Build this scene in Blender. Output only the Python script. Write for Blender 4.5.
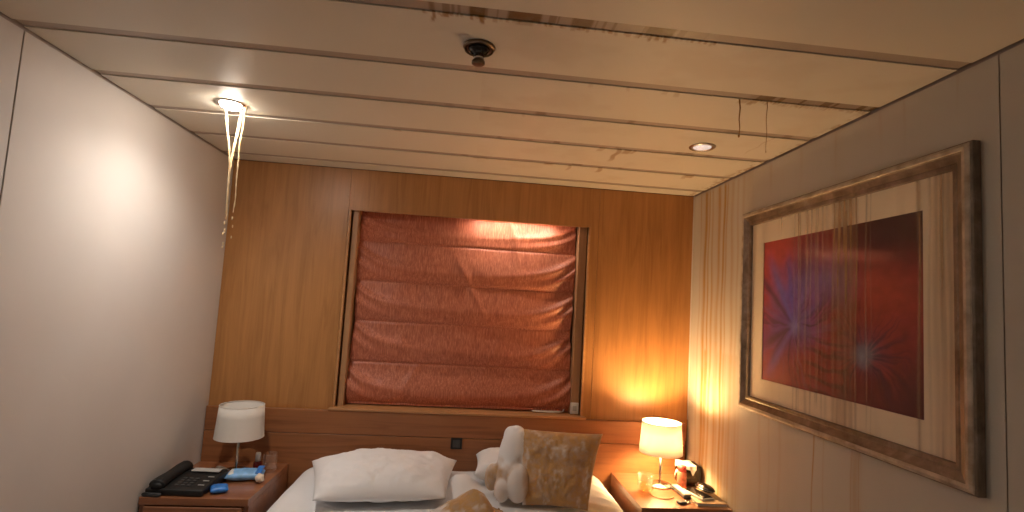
import bpy, bmesh, math, random
import numpy as np
from mathutils import Vector, Matrix
random.seed(4)
for o in list(bpy.data.objects): bpy.data.objects.remove(o)
scn = bpy.context.scene
COL = scn.collection

# ------------------------------------------------------------------ camera
YAW, PITCH, ROLL, FPX, CYS, CXS = 0.095, 0.082, 0.058, 511.8, 8.917, 6.06
CAMZ = 1.41
def cam_axes():
    cy, sy, cp, sp = math.cos(YAW), math.sin(YAW), math.cos(PITCH), math.sin(PITCH)
    f = np.array([sy*cp, cy*cp, sp]); r = np.array([cy, -sy, 0.0]); u = np.cross(r, f)
    c, s = math.cos(ROLL), math.sin(ROLL)
    return c*r+s*u, -s*r+c*u, f
CR, CU, CF = cam_axes()
cd = bpy.data.cameras.new('camera'); cam = bpy.data.objects.new('camera', cd); COL.objects.link(cam)
cam.matrix_world = Matrix(((CR[0], CU[0], -CF[0], 0), (CR[1], CU[1], -CF[1], 0), (CR[2], CU[2], -CF[2], CAMZ), (0, 0, 0, 1)))
cd.sensor_width = 36; cd.lens = FPX*36/1024; cd.shift_x = -CXS/1024; cd.shift_y = CYS/1024; cd.clip_start = 0.02
scn.camera = cam
def ray(u, v): return CF+CR*(u-512-CXS)/FPX-CU*(v-256-CYS)/FPX
def on_y(u, v, y): d = ray(u, v)*1.0; p = d*y/d[1]; p[2] += CAMZ; return p
def on_x(u, v, x): d = ray(u, v)*1.0; p = d*x/d[0]; p[2] += CAMZ; return p
def on_z(u, v, z): d = ray(u, v)*1.0; p = d*(z-CAMZ)/d[2]; p[2] += CAMZ; return p

# ------------------------------------------------------------------ world and exposure
w = bpy.data.worlds.new('world'); scn.world = w; w.use_nodes = True
w.node_tree.nodes['Background'].inputs[0].default_value = (0.02, 0.03, 0.05, 1)
w.node_tree.nodes['Background'].inputs[1].default_value = 0.3
vs = scn.view_settings
vs.view_transform = 'Standard'; vs.look = 'None'; vs.gamma = 1; vs.exposure = 1.3; vs.use_curve_mapping = False
DOWNLIGHT_POWER = 14.0       # watts of the spot beam of a lit ceiling downlight
BULB_POWER = 310.0           # emission strength of the bedside bulb
SOFFIT_POWER = 60.0         # little spot in the window head

# ------------------------------------------------------------------ room numbers (metres)
XL, XR, YB, YF, ZC = -1.281, 1.269, 2.813, -1.9, 1.41+0.697
SEAM0, PITCHP = 2.68, 0.30

# ------------------------------------------------------------------ helpers: nodes
class T:
    def __init__(s, name):
        s.m = bpy.data.materials.new(name); s.m.use_nodes = True; s.t = s.m.node_tree; s.t.nodes.clear()
        s.out = s.t.nodes.new('ShaderNodeOutputMaterial')
    def n(s, kind, ins=None, **kw):
        nd = s.t.nodes.new('ShaderNode'+kind)
        for k, v in kw.items(): setattr(nd, k, v)
        for k, v in (ins or {}).items():
            if hasattr(v, 'is_output'): s.t.links.new(v, nd.inputs[k])
            else:
                if isinstance(v, tuple) and len(v) == 3 and nd.inputs[k].type == 'RGBA': v = v+(1,)
                nd.inputs[k].default_value = v
        return nd
    def math(s, op, a, b=0.0, c=None):
        d = {0: a, 1: b}
        if c is not None: d[2] = c
        return s.n('Math', d, operation=op).outputs[0]
    def mix(s, f, a, b, mode='MIX'):
        nd = s.n('Mix', data_type='RGBA', blend_type=mode)
        for k, v in ((0, f), (6, a), (7, b)):
            if hasattr(v, 'is_output'): s.t.links.new(v, nd.inputs[k])
            else: nd.inputs[k].default_value = v+(1,) if isinstance(v, tuple) and len(v) == 3 else v
        return nd.outputs[2]
    def ramp(s, f, stops):
        nd = s.n('ValToRGB', {0: f}); e = nd.color_ramp.elements
        while len(e) < len(stops): e.new(0.5)
        for i, (p, c) in enumerate(stops): e[i].position = p; e[i].color = c+(1,) if len(c) == 3 else c
        return nd.outputs[0]
    def coord(s, scale=(1, 1, 1), kind='Object'):
        tc = s.n('TexCoord'); mp = s.n('Mapping', {0: tc.outputs[kind]}); mp.inputs['Scale'].default_value = scale
        return mp.outputs[0]
    def noise(s, vec, scale, detail=3, rough=0.5, dist=0.0):
        return s.n('TexNoise', {'Vector': vec, 'Scale': scale, 'Detail': detail, 'Roughness': rough, 'Distortion': dist}).outputs[0]
    def bump(s, h, strength, dist=0.002):
        return s.n('Bump', {'Height': h, 'Strength': strength, 'Distance': dist}).outputs[0]
    def bsdf(s, color, rough=0.5, **kw):
        ins = {'Base Color': color, 'Roughness': rough}; ins.update({k.replace('_', ' '): v for k, v in kw.items()})
        b = s.n('BsdfPrincipled', ins); s.t.links.new(b.outputs[0], s.out.inputs[0]); return b

def plain(name, col, rough=0.5, var=0.06, scale=30.0, bump=0.05, **kw):
    t = T(name); c = t.coord(); nz = t.noise(c, scale, 3)
    lo = tuple(max(0, x*(1-var)) for x in col); hi = tuple(min(1, x*(1+var)) for x in col)
    if bump: kw['Normal'] = t.bump(nz, bump, 0.001)
    t.bsdf(t.ramp(nz, [(0.3, lo), (0.7, hi)]), rough, **kw); return t.m

def wood(name, base, dark, axis='Z', rough=0.42, fine=1.0, coat=0.0):
    t = T(name)
    sc = {'X': (1.2, 14, 14), 'Z': (14, 14, 1.2), 'Y': (14, 1.2, 14)}[axis]
    c = t.coord(sc); a = t.noise(c, 1.6*fine, 4, 0.55, 1.2)
    sc2 = tuple(x*7 if x > 2 else x*1.6 for x in sc)
    b = t.noise(t.coord(sc2), 1.5*fine, 3, 0.6)
    cl = t.noise(t.coord((1.3, 1.3, 1.3)), 1.5, 2)
    f = t.math('ADD', t.math('MULTIPLY', a, 0.7), t.math('MULTIPLY', b, 0.3))
    col = t.ramp(f, [(0.3, dark), (0.5, base), (0.72, tuple(min(1, x*1.22) for x in base))])
    col = t.mix(t.math('MULTIPLY', cl, 0.35), col, dark)
    t.bsdf(col, rough, Normal=t.bump(b, 0.08, 0.001), Coat_Weight=coat, Coat_Roughness=0.22); return t.m

def stained(name, clean, s1, s2, rough=0.6, nscale=25.0, **kw):
    """base colour with the mesh attribute 'stain' blending in brown water marks"""
    t = T(name); at = t.n('Attribute', attribute_name='stain').outputs['Fac']
    c = t.coord(); nz = t.noise(c, nscale, 4, 0.6)
    st = t.mix(nz, s1, s2)
    big = t.noise(c, 2.0, 3)
    base = t.ramp(big, [(0.3, tuple(x*0.94 for x in clean)), (0.7, clean)])
    f = t.math('MULTIPLY', at, t.math('ADD', 0.62, t.math('MULTIPLY', nz, 0.75)))
    fc = t.n('Clamp', {0: f}).outputs[0]
    t.bsdf(t.mix(fc, base, st), rough, Normal=t.bump(t.noise(c, 260.0, 2), 0.05, 0.0006), **kw); return t.m

# ------------------------------------------------------------------ helpers: meshes
def link(name, me, mat=None, parent=None, smooth=False):
    o = bpy.data.objects.new(name, me); COL.objects.link(o)
    if mat and not me.materials: me.materials.append(mat)
    if parent: o.parent = parent
    if smooth: me.polygons.foreach_set('use_smooth', [True]*len(me.polygons))
    return o
def bm_obj(name, bm, mat, parent=None, smooth=False, loc=None, rot=None):
    bmesh.ops.recalc_face_normals(bm, faces=bm.faces[:])
    me = bpy.data.meshes.new(name); bm.to_mesh(me); bm.free()
    o = link(name, me, mat, parent, smooth)
    if loc is not None: o.location = loc
    if rot is not None: o.rotation_euler = rot
    return o
def add_box(bm, lo, hi, bev=0.0, seg=2):
    b2 = bmesh.new(); bmesh.ops.create_cube(b2, size=1)
    lo = Vector(lo); hi = Vector(hi)
    for v in b2.verts: v.co = Vector([(lo[i]+hi[i])/2+v.co[i]*(hi[i]-lo[i]) for i in range(3)])
    if bev: bmesh.ops.bevel(b2, geom=b2.edges[:], offset=bev, segments=seg, affect='EDGES', profile=0.5)
    me = bpy.data.meshes.new('tmp'); b2.to_mesh(me); b2.free(); bm.from_mesh(me); bpy.data.meshes.remove(me)
def box(name, lo, hi, mat, parent=None, bev=0.0, seg=2, **kw):
    bm = bmesh.new(); add_box(bm, lo, hi, bev, seg); return bm_obj(name, bm, mat, parent, **kw)
def boxes(name, lst, mat, parent=None, bev=0.0):
    bm = bmesh.new()
    for lo, hi in lst: add_box(bm, lo, hi, bev)
    return bm_obj(name, bm, mat, parent)
def add_lathe(bm, prof, seg=32, center=(0, 0, 0)):
    rings = []
    for r, z in prof:
        if r < 1e-6: rings.append([bm.verts.new((center[0], center[1], center[2]+z))])
        else: rings.append([bm.verts.new((center[0]+r*math.cos(2*math.pi*i/seg), center[1]+r*math.sin(2*math.pi*i/seg), center[2]+z)) for i in range(seg)])
    for a, b in zip(rings, rings[1:]):
        for i in range(seg):
            j = (i+1) % seg
            if len(a) == 1 and len(b) == 1: continue
            if len(a) == 1: bm.faces.new((a[0], b[j], b[i]))
            elif len(b) == 1: bm.faces.new((a[i], a[j], b[0]))
            else: bm.faces.new((a[i], a[j], b[j], b[i]))
def lathe(name, prof, mat, parent=None, seg=32, center=(0, 0, 0), smooth=True, **kw):
    bm = bmesh.new(); add_lathe(bm, prof, seg, center); return bm_obj(name, bm, mat, parent, smooth, **kw)
def add_tube(bm, pts, rad, seg=10):
    pts = [Vector(p) for p in pts]; n = len(pts); rings = []
    for i, p in enumerate(pts):
        d = (pts[min(i+1, n-1)]-pts[max(i-1, 0)]).normalized()
        a = d.cross(Vector((0.31, 0.95, 0.02)) if abs(d.y) < 0.9 else Vector((1, 0, 0))).normalized(); b = d.cross(a)
        r = rad[i] if isinstance(rad, (list, tuple)) else rad
        rings.append([bm.verts.new(p+(a*math.cos(2*math.pi*k/seg)+b*math.sin(2*math.pi*k/seg))*r) for k in range(seg)])
    for a, b in zip(rings, rings[1:]):
        for i in range(seg): bm.faces.new((a[i], a[(i+1) % seg], b[(i+1) % seg], b[i]))
    bm.faces.new(rings[0]); bm.faces.new(rings[-1])
def tube(name, pts, rad, mat, parent=None, seg=10, **kw):
    bm = bmesh.new(); add_tube(bm, pts, rad, seg); return bm_obj(name, bm, mat, parent, True, **kw)
def catmull(pts, k=8):
    pts = [Vector(p) for p in pts]; out = []
    for i in range(len(pts)-1):
        p0, p1, p2, p3 = pts[max(i-1, 0)], pts[i], pts[i+1], pts[min(i+2, len(pts)-1)]
        for j in range(k):
            t = j/k
            out.append(0.5*((2*p1)+(p2-p0)*t+(2*p0-5*p1+4*p2-p3)*t*t+(3*p1-p0-3*p2+p3)*t**3))
    out.append(pts[-1]); return out
def grid(name, nu, nv, fn, mat, parent=None, attrs=None, smooth=True, col=None):
    """fn(U,V arrays 0..1) -> xyz arrays; attrs: name -> array"""
    U, V = np.meshgrid(np.linspace(0, 1, nu), np.linspace(0, 1, nv), indexing='ij')
    P = np.stack(fn(U, V), -1).reshape(-1, 3)
    idx = np.arange(nu*nv).reshape(nu, nv)
    F = np.stack([idx[:-1, :-1], idx[1:, :-1], idx[1:, 1:], idx[:-1, 1:]], -1).reshape(-1, 4)
    me = bpy.data.meshes.new(name); me.from_pydata(P.tolist(), [], F.tolist())
    for k, fa in (attrs or {}).items():
        a = me.attributes.new(k, 'FLOAT', 'POINT'); a.data.foreach_set('value', np.clip(fa(U, V), 0, 1).astype(np.float32).ravel())
    if col:
        a = me.color_attributes.new('paint', 'FLOAT_COLOR', 'POINT')
        c = col(U, V); c = np.concatenate([c, np.ones(c.shape[:2]+(1,))], -1); a.data.foreach_set('color', c.astype(np.float32).ravel())
    me.update(); return link(name, me, mat, parent, smooth)
def hash2(i, j, s): 
    x = np.sin(i*127.1+j*311.7+s*74.7)*43758.5453; return x-np.floor(x)
def vn(x, y, s=0):
    i = np.floor(x); j = np.floor(y); fx = x-i; fy = y-j; fx = fx*fx*(3-2*fx); fy = fy*fy*(3-2*fy)
    return (hash2(i, j, s)*(1-fx)+hash2(i+1, j, s)*fx)*(1-fy)+(hash2(i, j+1, s)*(1-fx)+hash2(i+1, j+1, s)*fx)*fy
def fbm(x, y, s=0, o=4):
    r = 0; a = 0.5
    for k in range(o): r = r+a*vn(x*2**k, y*2**k, s+k*7); a *= 0.5
    return r/0.94
def sstep(a, b, x): t = np.clip((x-a)/(b-a), 0, 1); return t*t*(3-2*t)
def empty(name, loc=(0, 0, 0), rotz=0.0):
    o = bpy.data.objects.new(name, None); COL.objects.link(o); o.location = loc; o.rotation_euler = (0, 0, rotz); o.empty_display_size = 0.05; return o
def tag(o, label, cat, group=None):
    o['label'] = label; o['category'] = cat
    if group: o['group'] = group
    return o
def struct(o, label=None, cat=None):
    o['kind'] = 'structure'
    if label: o['label'] = label
    if cat: o['category'] = cat
    return o

# ------------------------------------------------------------------ materials
M = {}
M['backwood'] = wood('wall_wood', (0.44, 0.205, 0.066), (0.33, 0.14, 0.042), 'Z', 0.38)
M['headwood'] = wood('headboard_wood', (0.32, 0.125, 0.045), (0.2, 0.07, 0.025), 'X', 0.4)
M['nswood'] = wood('nightstand_wood', (0.33, 0.125, 0.05), (0.22, 0.078, 0.03), 'X', 0.33, 1.0, 0.9)
M['framewood'] = wood('window_wood', (0.46, 0.25, 0.12), (0.36, 0.18, 0.08), 'Z', 0.4)
M['sillwood'] = wood('sill_wood', (0.5, 0.25, 0.1), (0.38, 0.18, 0.07), 'X', 0.4)
M['wall'] = plain('wall_panel', (0.62, 0.58, 0.54), 0.55, 0.03, 3.0, 0.0)
M['wallstain'] = stained('wall_panel_stained', (0.58, 0.545, 0.475), (0.30, 0.15, 0.035), (0.52, 0.30, 0.08), 0.55)
M['gap'] = plain('dark_gap', (0.06, 0.04, 0.03), 0.8)
M['joint'] = plain('joint_strip', (0.40, 0.34, 0.30), 0.7)
M['wood_joint'] = plain('wood_joint', (0.16, 0.07, 0.025), 0.6)
M['plank'] = stained('ceiling_plank', (0.69, 0.645, 0.555), (0.18, 0.075, 0.014), (0.40, 0.20, 0.04), 0.5)
M['channel'] = stained('ceiling_channel', (0.40, 0.325, 0.265), (0.08, 0.038, 0.006), (0.17, 0.088, 0.014), 0.45, 40.0)
M['carpet'] = plain('carpet', (0.36, 0.26, 0.20), 0.95, 0.4, 60.0, 0.3)
M['white_metal'] = plain('white_metal', (0.8, 0.78, 0.75), 0.35, 0.03)
M['chrome'] = plain('chrome', (0.62, 0.58, 0.52), 0.22, 0.05, 50.0, 0.0, Metallic=1.0)
M['brass_dark'] = plain('sprinkler_metal', (0.16, 0.12, 0.08), 0.3, 0.2, 80.0, 0.05, Metallic=1.0)
M['black'] = plain('black_plastic', (0.008, 0.008, 0.008), 0.5, 0.2)
M['black_gloss'] = plain('black_gloss', (0.015, 0.011, 0.009), 0.12, 0.2)
M['dgrey'] = plain('dark_grey_plastic', (0.05, 0.05, 0.05), 0.4)
M['lgrey'] = plain('pale_grey_plastic', (0.45, 0.44, 0.42), 0.4)
M['white_plastic'] = plain('white_plastic', (0.72, 0.70, 0.66), 0.4, 0.04)
M['cotton'] = plain('white_cotton', (0.80, 0.79, 0.78), 0.9, 0.03, 12.0, 0.0)
M['blue'] = plain('blue_film', (0.035, 0.2, 0.62), 0.3, 0.25, 40.0)
M['lblue'] = plain('light_blue_film', (0.22, 0.46, 0.78), 0.35, 0.2, 40.0)
M['red_glass'] = plain('dark_red_bottle', (0.20, 0.012, 0.015), 0.15)
M['pink'] = plain('pink_red_plastic', (0.62, 0.07, 0.06), 0.35)
M['beige'] = plain('beige_board', (0.5, 0.36, 0.22), 0.6)

def emis(name, col, strength):
    t = T(name); nz = t.noise(t.coord(), 40.0, 1)
    e = t.n('Emission', {0: t.mix(t.math('MULTIPLY', nz, 0.05), col, tuple(c*0.95 for c in col)), 1: strength})
    t.t.links.new(e.outputs[0], t.out.inputs[0]); return t.m
M['dl_on'] = emis('lit_lens', (1.0, 0.90, 0.80), 80.0)
M['soffit_on'] = emis('soffit_lens', (1.0, 0.88, 0.76), SOFFIT_POWER)
M['bulb'] = emis('bulb_glow', (1.0, 0.62, 0.27), BULB_POWER)
M['bulb_off'] = plain('bulb_glass_off', (0.8, 0.79, 0.76), 0.3)

def glass(name, tint=(1, 1, 1), refl=0.08, stain=False, ka=0.7, kb=0.07):
    t = T(name); tr = t.n('BsdfTransparent', {0: tint}); gl = t.n('BsdfGlossy', {'Color': (1, 1, 1), 'Roughness': 0.04})
    fr = t.math('POWER', t.n('LayerWeight', {'Blend': 0.5}).outputs['Facing'], 2.2)
    nz = t.noise(t.coord(), 20.0, 2)
    f = t.math('ADD', t.math('MULTIPLY_ADD', fr, ka, kb), t.math('MULTIPLY', nz, refl*0.2))
    mx = t.n('MixShader', {0: f, 1: tr.outputs[0], 2: gl.outputs[0]})
    o = mx.outputs[0]
    if stain:
        at = t.n('Attribute', attribute_name='stain').outputs['Fac']
        d = t.n('BsdfDiffuse', {0: t.mix(nz, (0.34, 0.20, 0.10), (0.62, 0.43, 0.26))})
        o = t.n('MixShader', {0: at, 1: o, 2: d.outputs[0]}).outputs[0]
    t.t.links.new(o, t.out.inputs[0]); return t.m
M['glass'] = glass('clear_glass')
M['pane_stained'] = glass('picture_glass', (1, 1, 1), 0.02, True, 0.22, 0.008)
M['liquid'] = glass('amber_liquid', (0.95, 0.84, 0.58), 0.05)

def shade_mat(name, col, tl):
    t = T(name); nz = t.noise(t.coord((1, 1, 4)), 120.0, 2)
    c = t.mix(nz, tuple(x*0.96 for x in col), col)
    d = t.n('BsdfDiffuse', {0: c}); tr = t.n('BsdfTranslucent', {0: c})
    mx = t.n('MixShader', {0: tl, 1: d.outputs[0], 2: tr.outputs[0]}); t.t.links.new(mx.outputs[0], t.out.inputs[0]); return t.m
M['shade'] = shade_mat('lamp_shade_fabric', (0.84, 0.80, 0.74), 0.22)
def water_mat():
    t = T('murky_water'); nz = t.noise(t.coord((1, 1, 0.2)), 60.0, 3)
    c = t.mix(nz, (0.97, 0.88, 0.70), (0.92, 0.76, 0.50))
    b = t.n('BsdfPrincipled', {'Base Color': c, 'Roughness': 0.15, 'Transmission Weight': 0.35, 'IOR': 1.33})
    tr = t.n('BsdfTranslucent', {0: c})
    mx = t.n('MixShader', {0: 0.4, 1: b.outputs[0], 2: tr.outputs[0]}); t.t.links.new(mx.outputs[0], t.out.inputs[0]); return t.m
M['water'] = water_mat()
def blind_mat():
    t = T('terracotta_weave')
    a = t.noise(t.coord((160, 160, 9)), 1.0, 4, 0.65); b = t.noise(t.coord((400, 400, 30)), 1.0, 2)
    f = t.math('ADD', t.math('MULTIPLY', a, 0.7), t.math('MULTIPLY', b, 0.3))
    c = t.ramp(f, [(0.33, (0.26, 0.06, 0.03)), (0.5, (0.46, 0.135, 0.068)), (0.68, (0.66, 0.26, 0.15))])
    t.bsdf(c, 0.46, Sheen_Weight=0.5, Sheen_Roughness=0.4, Normal=t.bump(f, 0.25, 0.001)); return t.m
M['blind'] = blind_mat()
def linen(name, stain_lo=None, stain_hi=None, thr=0.5, scale=5.0, clean=(0.85, 0.855, 0.87), attr=False):
    t = T(name); c = t.coord()
    col = t.mix(t.noise(c, 6.0, 3), tuple(x*0.97 for x in clean), clean)
    if stain_lo:
        n1 = t.noise(c, scale, 5, 0.65, 0.6); n2 = t.noise(c, scale*5, 4, 0.7, 0.3)
        st = t.ramp(n2, [(0.3, stain_lo), (0.55, stain_hi), (0.75, tuple(min(1, x*1.25) for x in stain_hi))])
        f = t.ramp(t.math('ADD', n1, t.math('MULTIPLY', t.math('SUBTRACT', n2, 0.5), 0.35)), [(thr-0.06, (0, 0, 0)), (thr+0.07, (1, 1, 1))])
        if attr:
            at = t.n('Attribute', attribute_name='stain').outputs['Fac']
            f = t.n('Clamp', {0: t.math('MULTIPLY', at, t.math('ADD', 0.45, t.math('MULTIPLY', n2, 1.0)))}).outputs[0]
        col = t.mix(f, col, st)
    t.bsdf(col, 0.9, Sheen_Weight=0.1, Normal=t.bump(t.noise(c, 300.0, 2), 0.08, 0.0006)); return t.m
M['linen'] = linen('white_linen')
M['linen_stain'] = linen('stained_linen', (0.34, 0.175, 0.055), (0.49, 0.285, 0.11), attr=True, scale=5.0)

# ------------------------------------------------------------------ the setting
struct(box('floor', (XL-0.1, YF-0.1, -0.06), (XR+0.1, YB+0.3, 0.0), M['carpet']), 'carpet under the bed')
# ceiling: backing slab, planks and recessed channels as parts
ceil = struct(box('ceiling', (XL-0.1, YF-0.1, ZC+0.016), (XR+0.1, YB+0.3, ZC+0.08), M['wood_joint']), 'cream metal plank ceiling with brown leak stains along the joints')
GAPW = 0.040
def seam_y(k): return SEAM0-PITCHP*k
def seg_list(spec, x, y, edge, sgn):
    """drips leaving a joint: spec rows (x, width, length, strength)"""
    s = np.zeros_like(x)
    for cx, wd, ln, st in spec:
        d = (y-edge)*sgn
        wob = 0.004*np.sin(d*60+cx*40)
        s = np.maximum(s, st*(1-sstep(wd*0.5, wd, np.abs(x-cx-wob)))*(1-sstep(ln*0.6, ln, d))*(d >= -0.001))
    return s
def px_x(px, py): return on_z(px, py, ZC)[0]
drip = {5: [], 4: [], 3: [], 2: [], 1: [], 0: []}
rr = random.Random(11)
for i in range(46):     # short drips along the far edge of the nearest visible joint
    x = -0.15+i*0.0165+rr.uniform(-0.005, 0.005)
    drip[5].append((x, rr.uniform(0.004, 0.008), rr.choice((0.008, 0.012, 0.02)), rr.uniform(0.35, 0.8)))
for px, py, wd, ln, st in [(433, 20, .006, .05, .8), (446, 18, .010, .02, .8), (481, 24, .007, .035, .9), (525, 28, .03, .018, .5), (576, 34, .016, .014, .5), (648, 43, .006, .03, .8), (655, 43, .008, .022, .8), (662, 44, .006, .03, .7)]:
    drip[5].append((px_x(px, py), wd, ln, st))
for px, py, wd, ln, st in [(744, 101, .02, .035, .5), (753, 102, .012, .045, .7), (776, 104, .008, .02, .4), (665, 94, .012, .03, .25), (675, 96, .012, .04, .28), (626, 92, .008, .03, .22), (588, 88, .01, .03, .18)]:
    drip[4].append((px_x(px, py), wd, ln, st))
for i in range(36): drip[4].append((0.86+i*0.011, 0.006, rr.choice((0.012, 0.02, 0.03)), rr.uniform(0.3, 0.7)))
for px, py, wd, ln, st in [(521, 121, .008, .03, .3), (768, 141, .004, .25, .3)]: drip[3].append((px_x(px, py), wd, ln, st))
for px, py, wd, ln, st in [(599, 152, .018, .05, .4), (617, 153, .014, .20, .65), (624, 154, .022, .06, .6), (400, 136, .02, .02, .35), (630, 155, .01, .05, .5)]: drip[2].append((px_x(px, py), wd, ln, st))
for px, py, wd, ln, st in [(570, 166, .01, .1, .45), (601, 168, .015, .09, .6), (690, 176, .03, .05, .6), (686, 176, .015, .08, .4), (480, 158, .05, .02, .35), (548, 164, .03, .03, .4)]: drip[1].append((px_x(px, py), wd, ln, st))
plank_me = None
x0, x1 = XL+0.007, XR-0.008
for k in range(-1, 15):
    ya = seam_y(k)+0.0 if k >= 0 else YB+0.0
    y_hi = (seam_y(k)-GAPW/2) if k >= 0 else YB-0.004
    y_lo = seam_y(k+1)+GAPW/2
    # plank between joint k (far) and joint k+1 (near); stains run from the near joint towards the back wall
    j = k+1
    yc = (y_hi+y_lo)/2; h = (y_hi-y_lo)/2
    if j in drip or k == -1:
        def f(U, V, y_lo=y_lo, y_hi=y_hi): return x0+(x1-x0)*U, y_lo+(y_hi-y_lo)*V, np.full_like(U, ZC)
        def st(U, V, j=j, y_lo=y_lo, y_hi=y_hi, k=k):
            x = x0+(x1-x0)*U; y = y_lo+(y_hi-y_lo)*V
            s = seg_list(drip.get(j, []), x, y, y_lo, 1)
            if j <= 4:   # stained border along the right wall
                n = fbm(x*60, y*40, 5+j)
                s = np.maximum(s, (0.75 if j < 3 else 0.5)*sstep(0.48, 0.62, n)*sstep(0.07 if j < 3 else 0.04, 0.0, x1-x))
            n2 = fbm(x*7, y*9, 3+j); s = np.maximum(s, 0.10*sstep(0.5, 0.75, n2)*(x > 0.0))
            return s
        p = grid('plank', 640, 44, f, M['plank'], ceil, {'stain': st}, smooth=False)
        me = p.data
        # close the plank: turned-up edges
        bm = bmesh.new(); bm.from_mesh(me)
        be = [e for e in bm.edges if e.is_boundary]
        r = bmesh.ops.extrude_edge_only(bm, edges=be)
        for v in r['geom']:
            if isinstance(v, bmesh.types.BMVert): v.co.z += 0.015
        for fc in bm.faces: fc.normal_update()
        bm.to_mesh(me); bm.free()
    else:
        p = box('plank', (x0, y_lo, ZC), (x1, y_hi, ZC+0.015), M['plank'], ceil, 0.0015, 1)
CHW = 0.05
patch = [(-.136, -.123, .75), (-.101, -.093, .6), (-.04, 0.0, .95), (.053, .135, .95), (.21, .262, .8), (.398, .47, .9)]
for k in range(0, 15):
    yk = seam_y(k)
    def f(U, V, yk=yk): return x0+(x1-x0)*U, yk-CHW/2+CHW*V, ZC+0.0035+0.0*U
    def st(U, V, k=k):
        x = x0+(x1-x0)*U; s = np.zeros_like(x)
        if k == 5:
            for a, b, q in patch: s = np.maximum(s, q*sstep(a-.004, a+.004, x)*(1-sstep(b-.004, b+.004, x)))
            s = np.maximum(s, 0.55*(fbm(x*70, 0*x, 2, 2) > 0.55)*sstep(-.2, -.1, x)*(1-sstep(.45, .6, x)))
        if k == 4: s = 0.95*sstep(0.83, 0.86, x)*(0.35+0.65*(fbm(x*55, 0*x, 9, 2) > 0.47))
        if k in (1, 2, 3): s = 0.55*sstep(0.5, 0.62, fbm(x*18, 0*x, 4+k, 2))*sstep(-.4, .2, x)
        return s
    if k <= 5: grid('channel', 700, 2, f, M['channel'], ceil, {'stain': st}, smooth=False)
    else: box('channel', (x0, yk-CHW/2, ZC+0.0035), (x1, yk+CHW/2, ZC+0.015), M['channel'], ceil)

# side walls: dark backing with proud panels
wl = struct(box('wall_left', (XL-0.10, YF-0.1, 0), (XL-0.003, YB+0.3, ZC+0.016), M['joint']), 'off-white panelled cabin wall beside the telephone')
for a, b in ((1.5125, YB), (0.2125, 1.5085), (-1.0875, 0.2085), (YF, -1.0915)):
    box('panel', (XL-0.0028, a, 0.0), (XL, b, ZC-0.006), M['wall'], wl, 0.001, 1)
wr = struct(box('wall_right', (XR+0.003, YF-0.1, 0), (XR+0.10, YB+0.3, ZC+0.016), M['joint']), 'off-white panelled cabin wall streaked with brown water stains')
streak = []   # (y, width, z_top, z_bot, strength)
def ws(px, py, wd, st, zt=ZC, zb=0.0): streak.append((on_x(px, py, XR)[1], wd, zt, zb, st))
for px, wd, st in [(699, .010, .35), (704, .018, .85), (707.5, .010, .7), (711, .014, .6), (717, .022, .55), (722, .014, .85), (725, .010, .5), (731, .016, .4), (736, .012, .35), (741, .016, .25)]:
    ws(px, 300, wd, st)
for px, wd, st in [(703, .012, .7), (715, .03, .45), (722, .03, .5), (728, .04, .40), (735, .05, .35)]: ws(px, 420, wd, st, 1.25)
for px, py, wd, st, zt in [(813, 470, .004, .85, 1.1), (824, 470, .004, .3, 1.1), (857, 490, .022, .5, 1.06), (860, 490, .004, .7, 1.06), (851, 490, .005, .5, 1.06), (780, 450, .012, .18, 1.1), (760, 430, .01, .22, 1.1), (768, 440, .006, .25, 1.1)]:
    ws(px, py, wd, st, zt)
ws(955, 90, .004, .35, ZC, 1.97); ws(905, 120, .006, .2, ZC, 1.9); ws(880, 130, .01, .15, ZC, 1.9)
ws(800, 190, .01, .2, ZC, 1.9); ws(835, 170, .008, .18, ZC, 1.9); ws(770, 200, .012, .22, ZC, 1.9)
def wall_stain(y, z):
    s = np.zeros_like(y)
    for y0, wd, zt, zb, q in streak:
        wob = 0.006*np.sin(z*5+y0*31)+0.003*np.sin(z*17+y0*11)
        n = 0.6+0.8*vn(y*120+y0*9, z*3.5, 8)
        s = np.maximum(s, q*n*np.exp(-((y-y0-wob)/wd)**2*1.6)*sstep(zb, zb+0.2, z)*(1-sstep(zt-0.02, zt, z)))
    band = sstep(2.05, 2.55, y)
    s = s+band*0.22*sstep(0.3, 0.8, fbm(y*17, z*0.9, 21))
    s = s+0.10*sstep(0.5, 0.85, fbm(y*9, z*0.9, 33))
    return s
def fpan(a, b):
    def f(U, V): return np.full_like(U, XR), a+(b-a)*U, V*(ZC-0.006)
    return f
grid('panel', 460, 110, fpan(1.1015, YB), M['wallstain'], wr, {'stain': lambda U, V: wall_stain(1.1015+(YB-1.1015)*U, V*(ZC-0.006))}, smooth=False)
grid('panel', 160, 60, fpan(-0.2, 1.0985), M['wallstain'], wr, {'stain': lambda U, V: wall_stain(-0.2+1.297*U, V*(ZC-0.006))}, smooth=False)
box('panel', (XR, YF, 0), (XR+0.01, -0.206, ZC-0.006), M['wall'], wr, 0.001, 1)
box('corner_strip', (XR-0.003, YB-0.012, 0.84), (XR+0.002, YB, ZC-0.004), M['wall'], wr)

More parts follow.
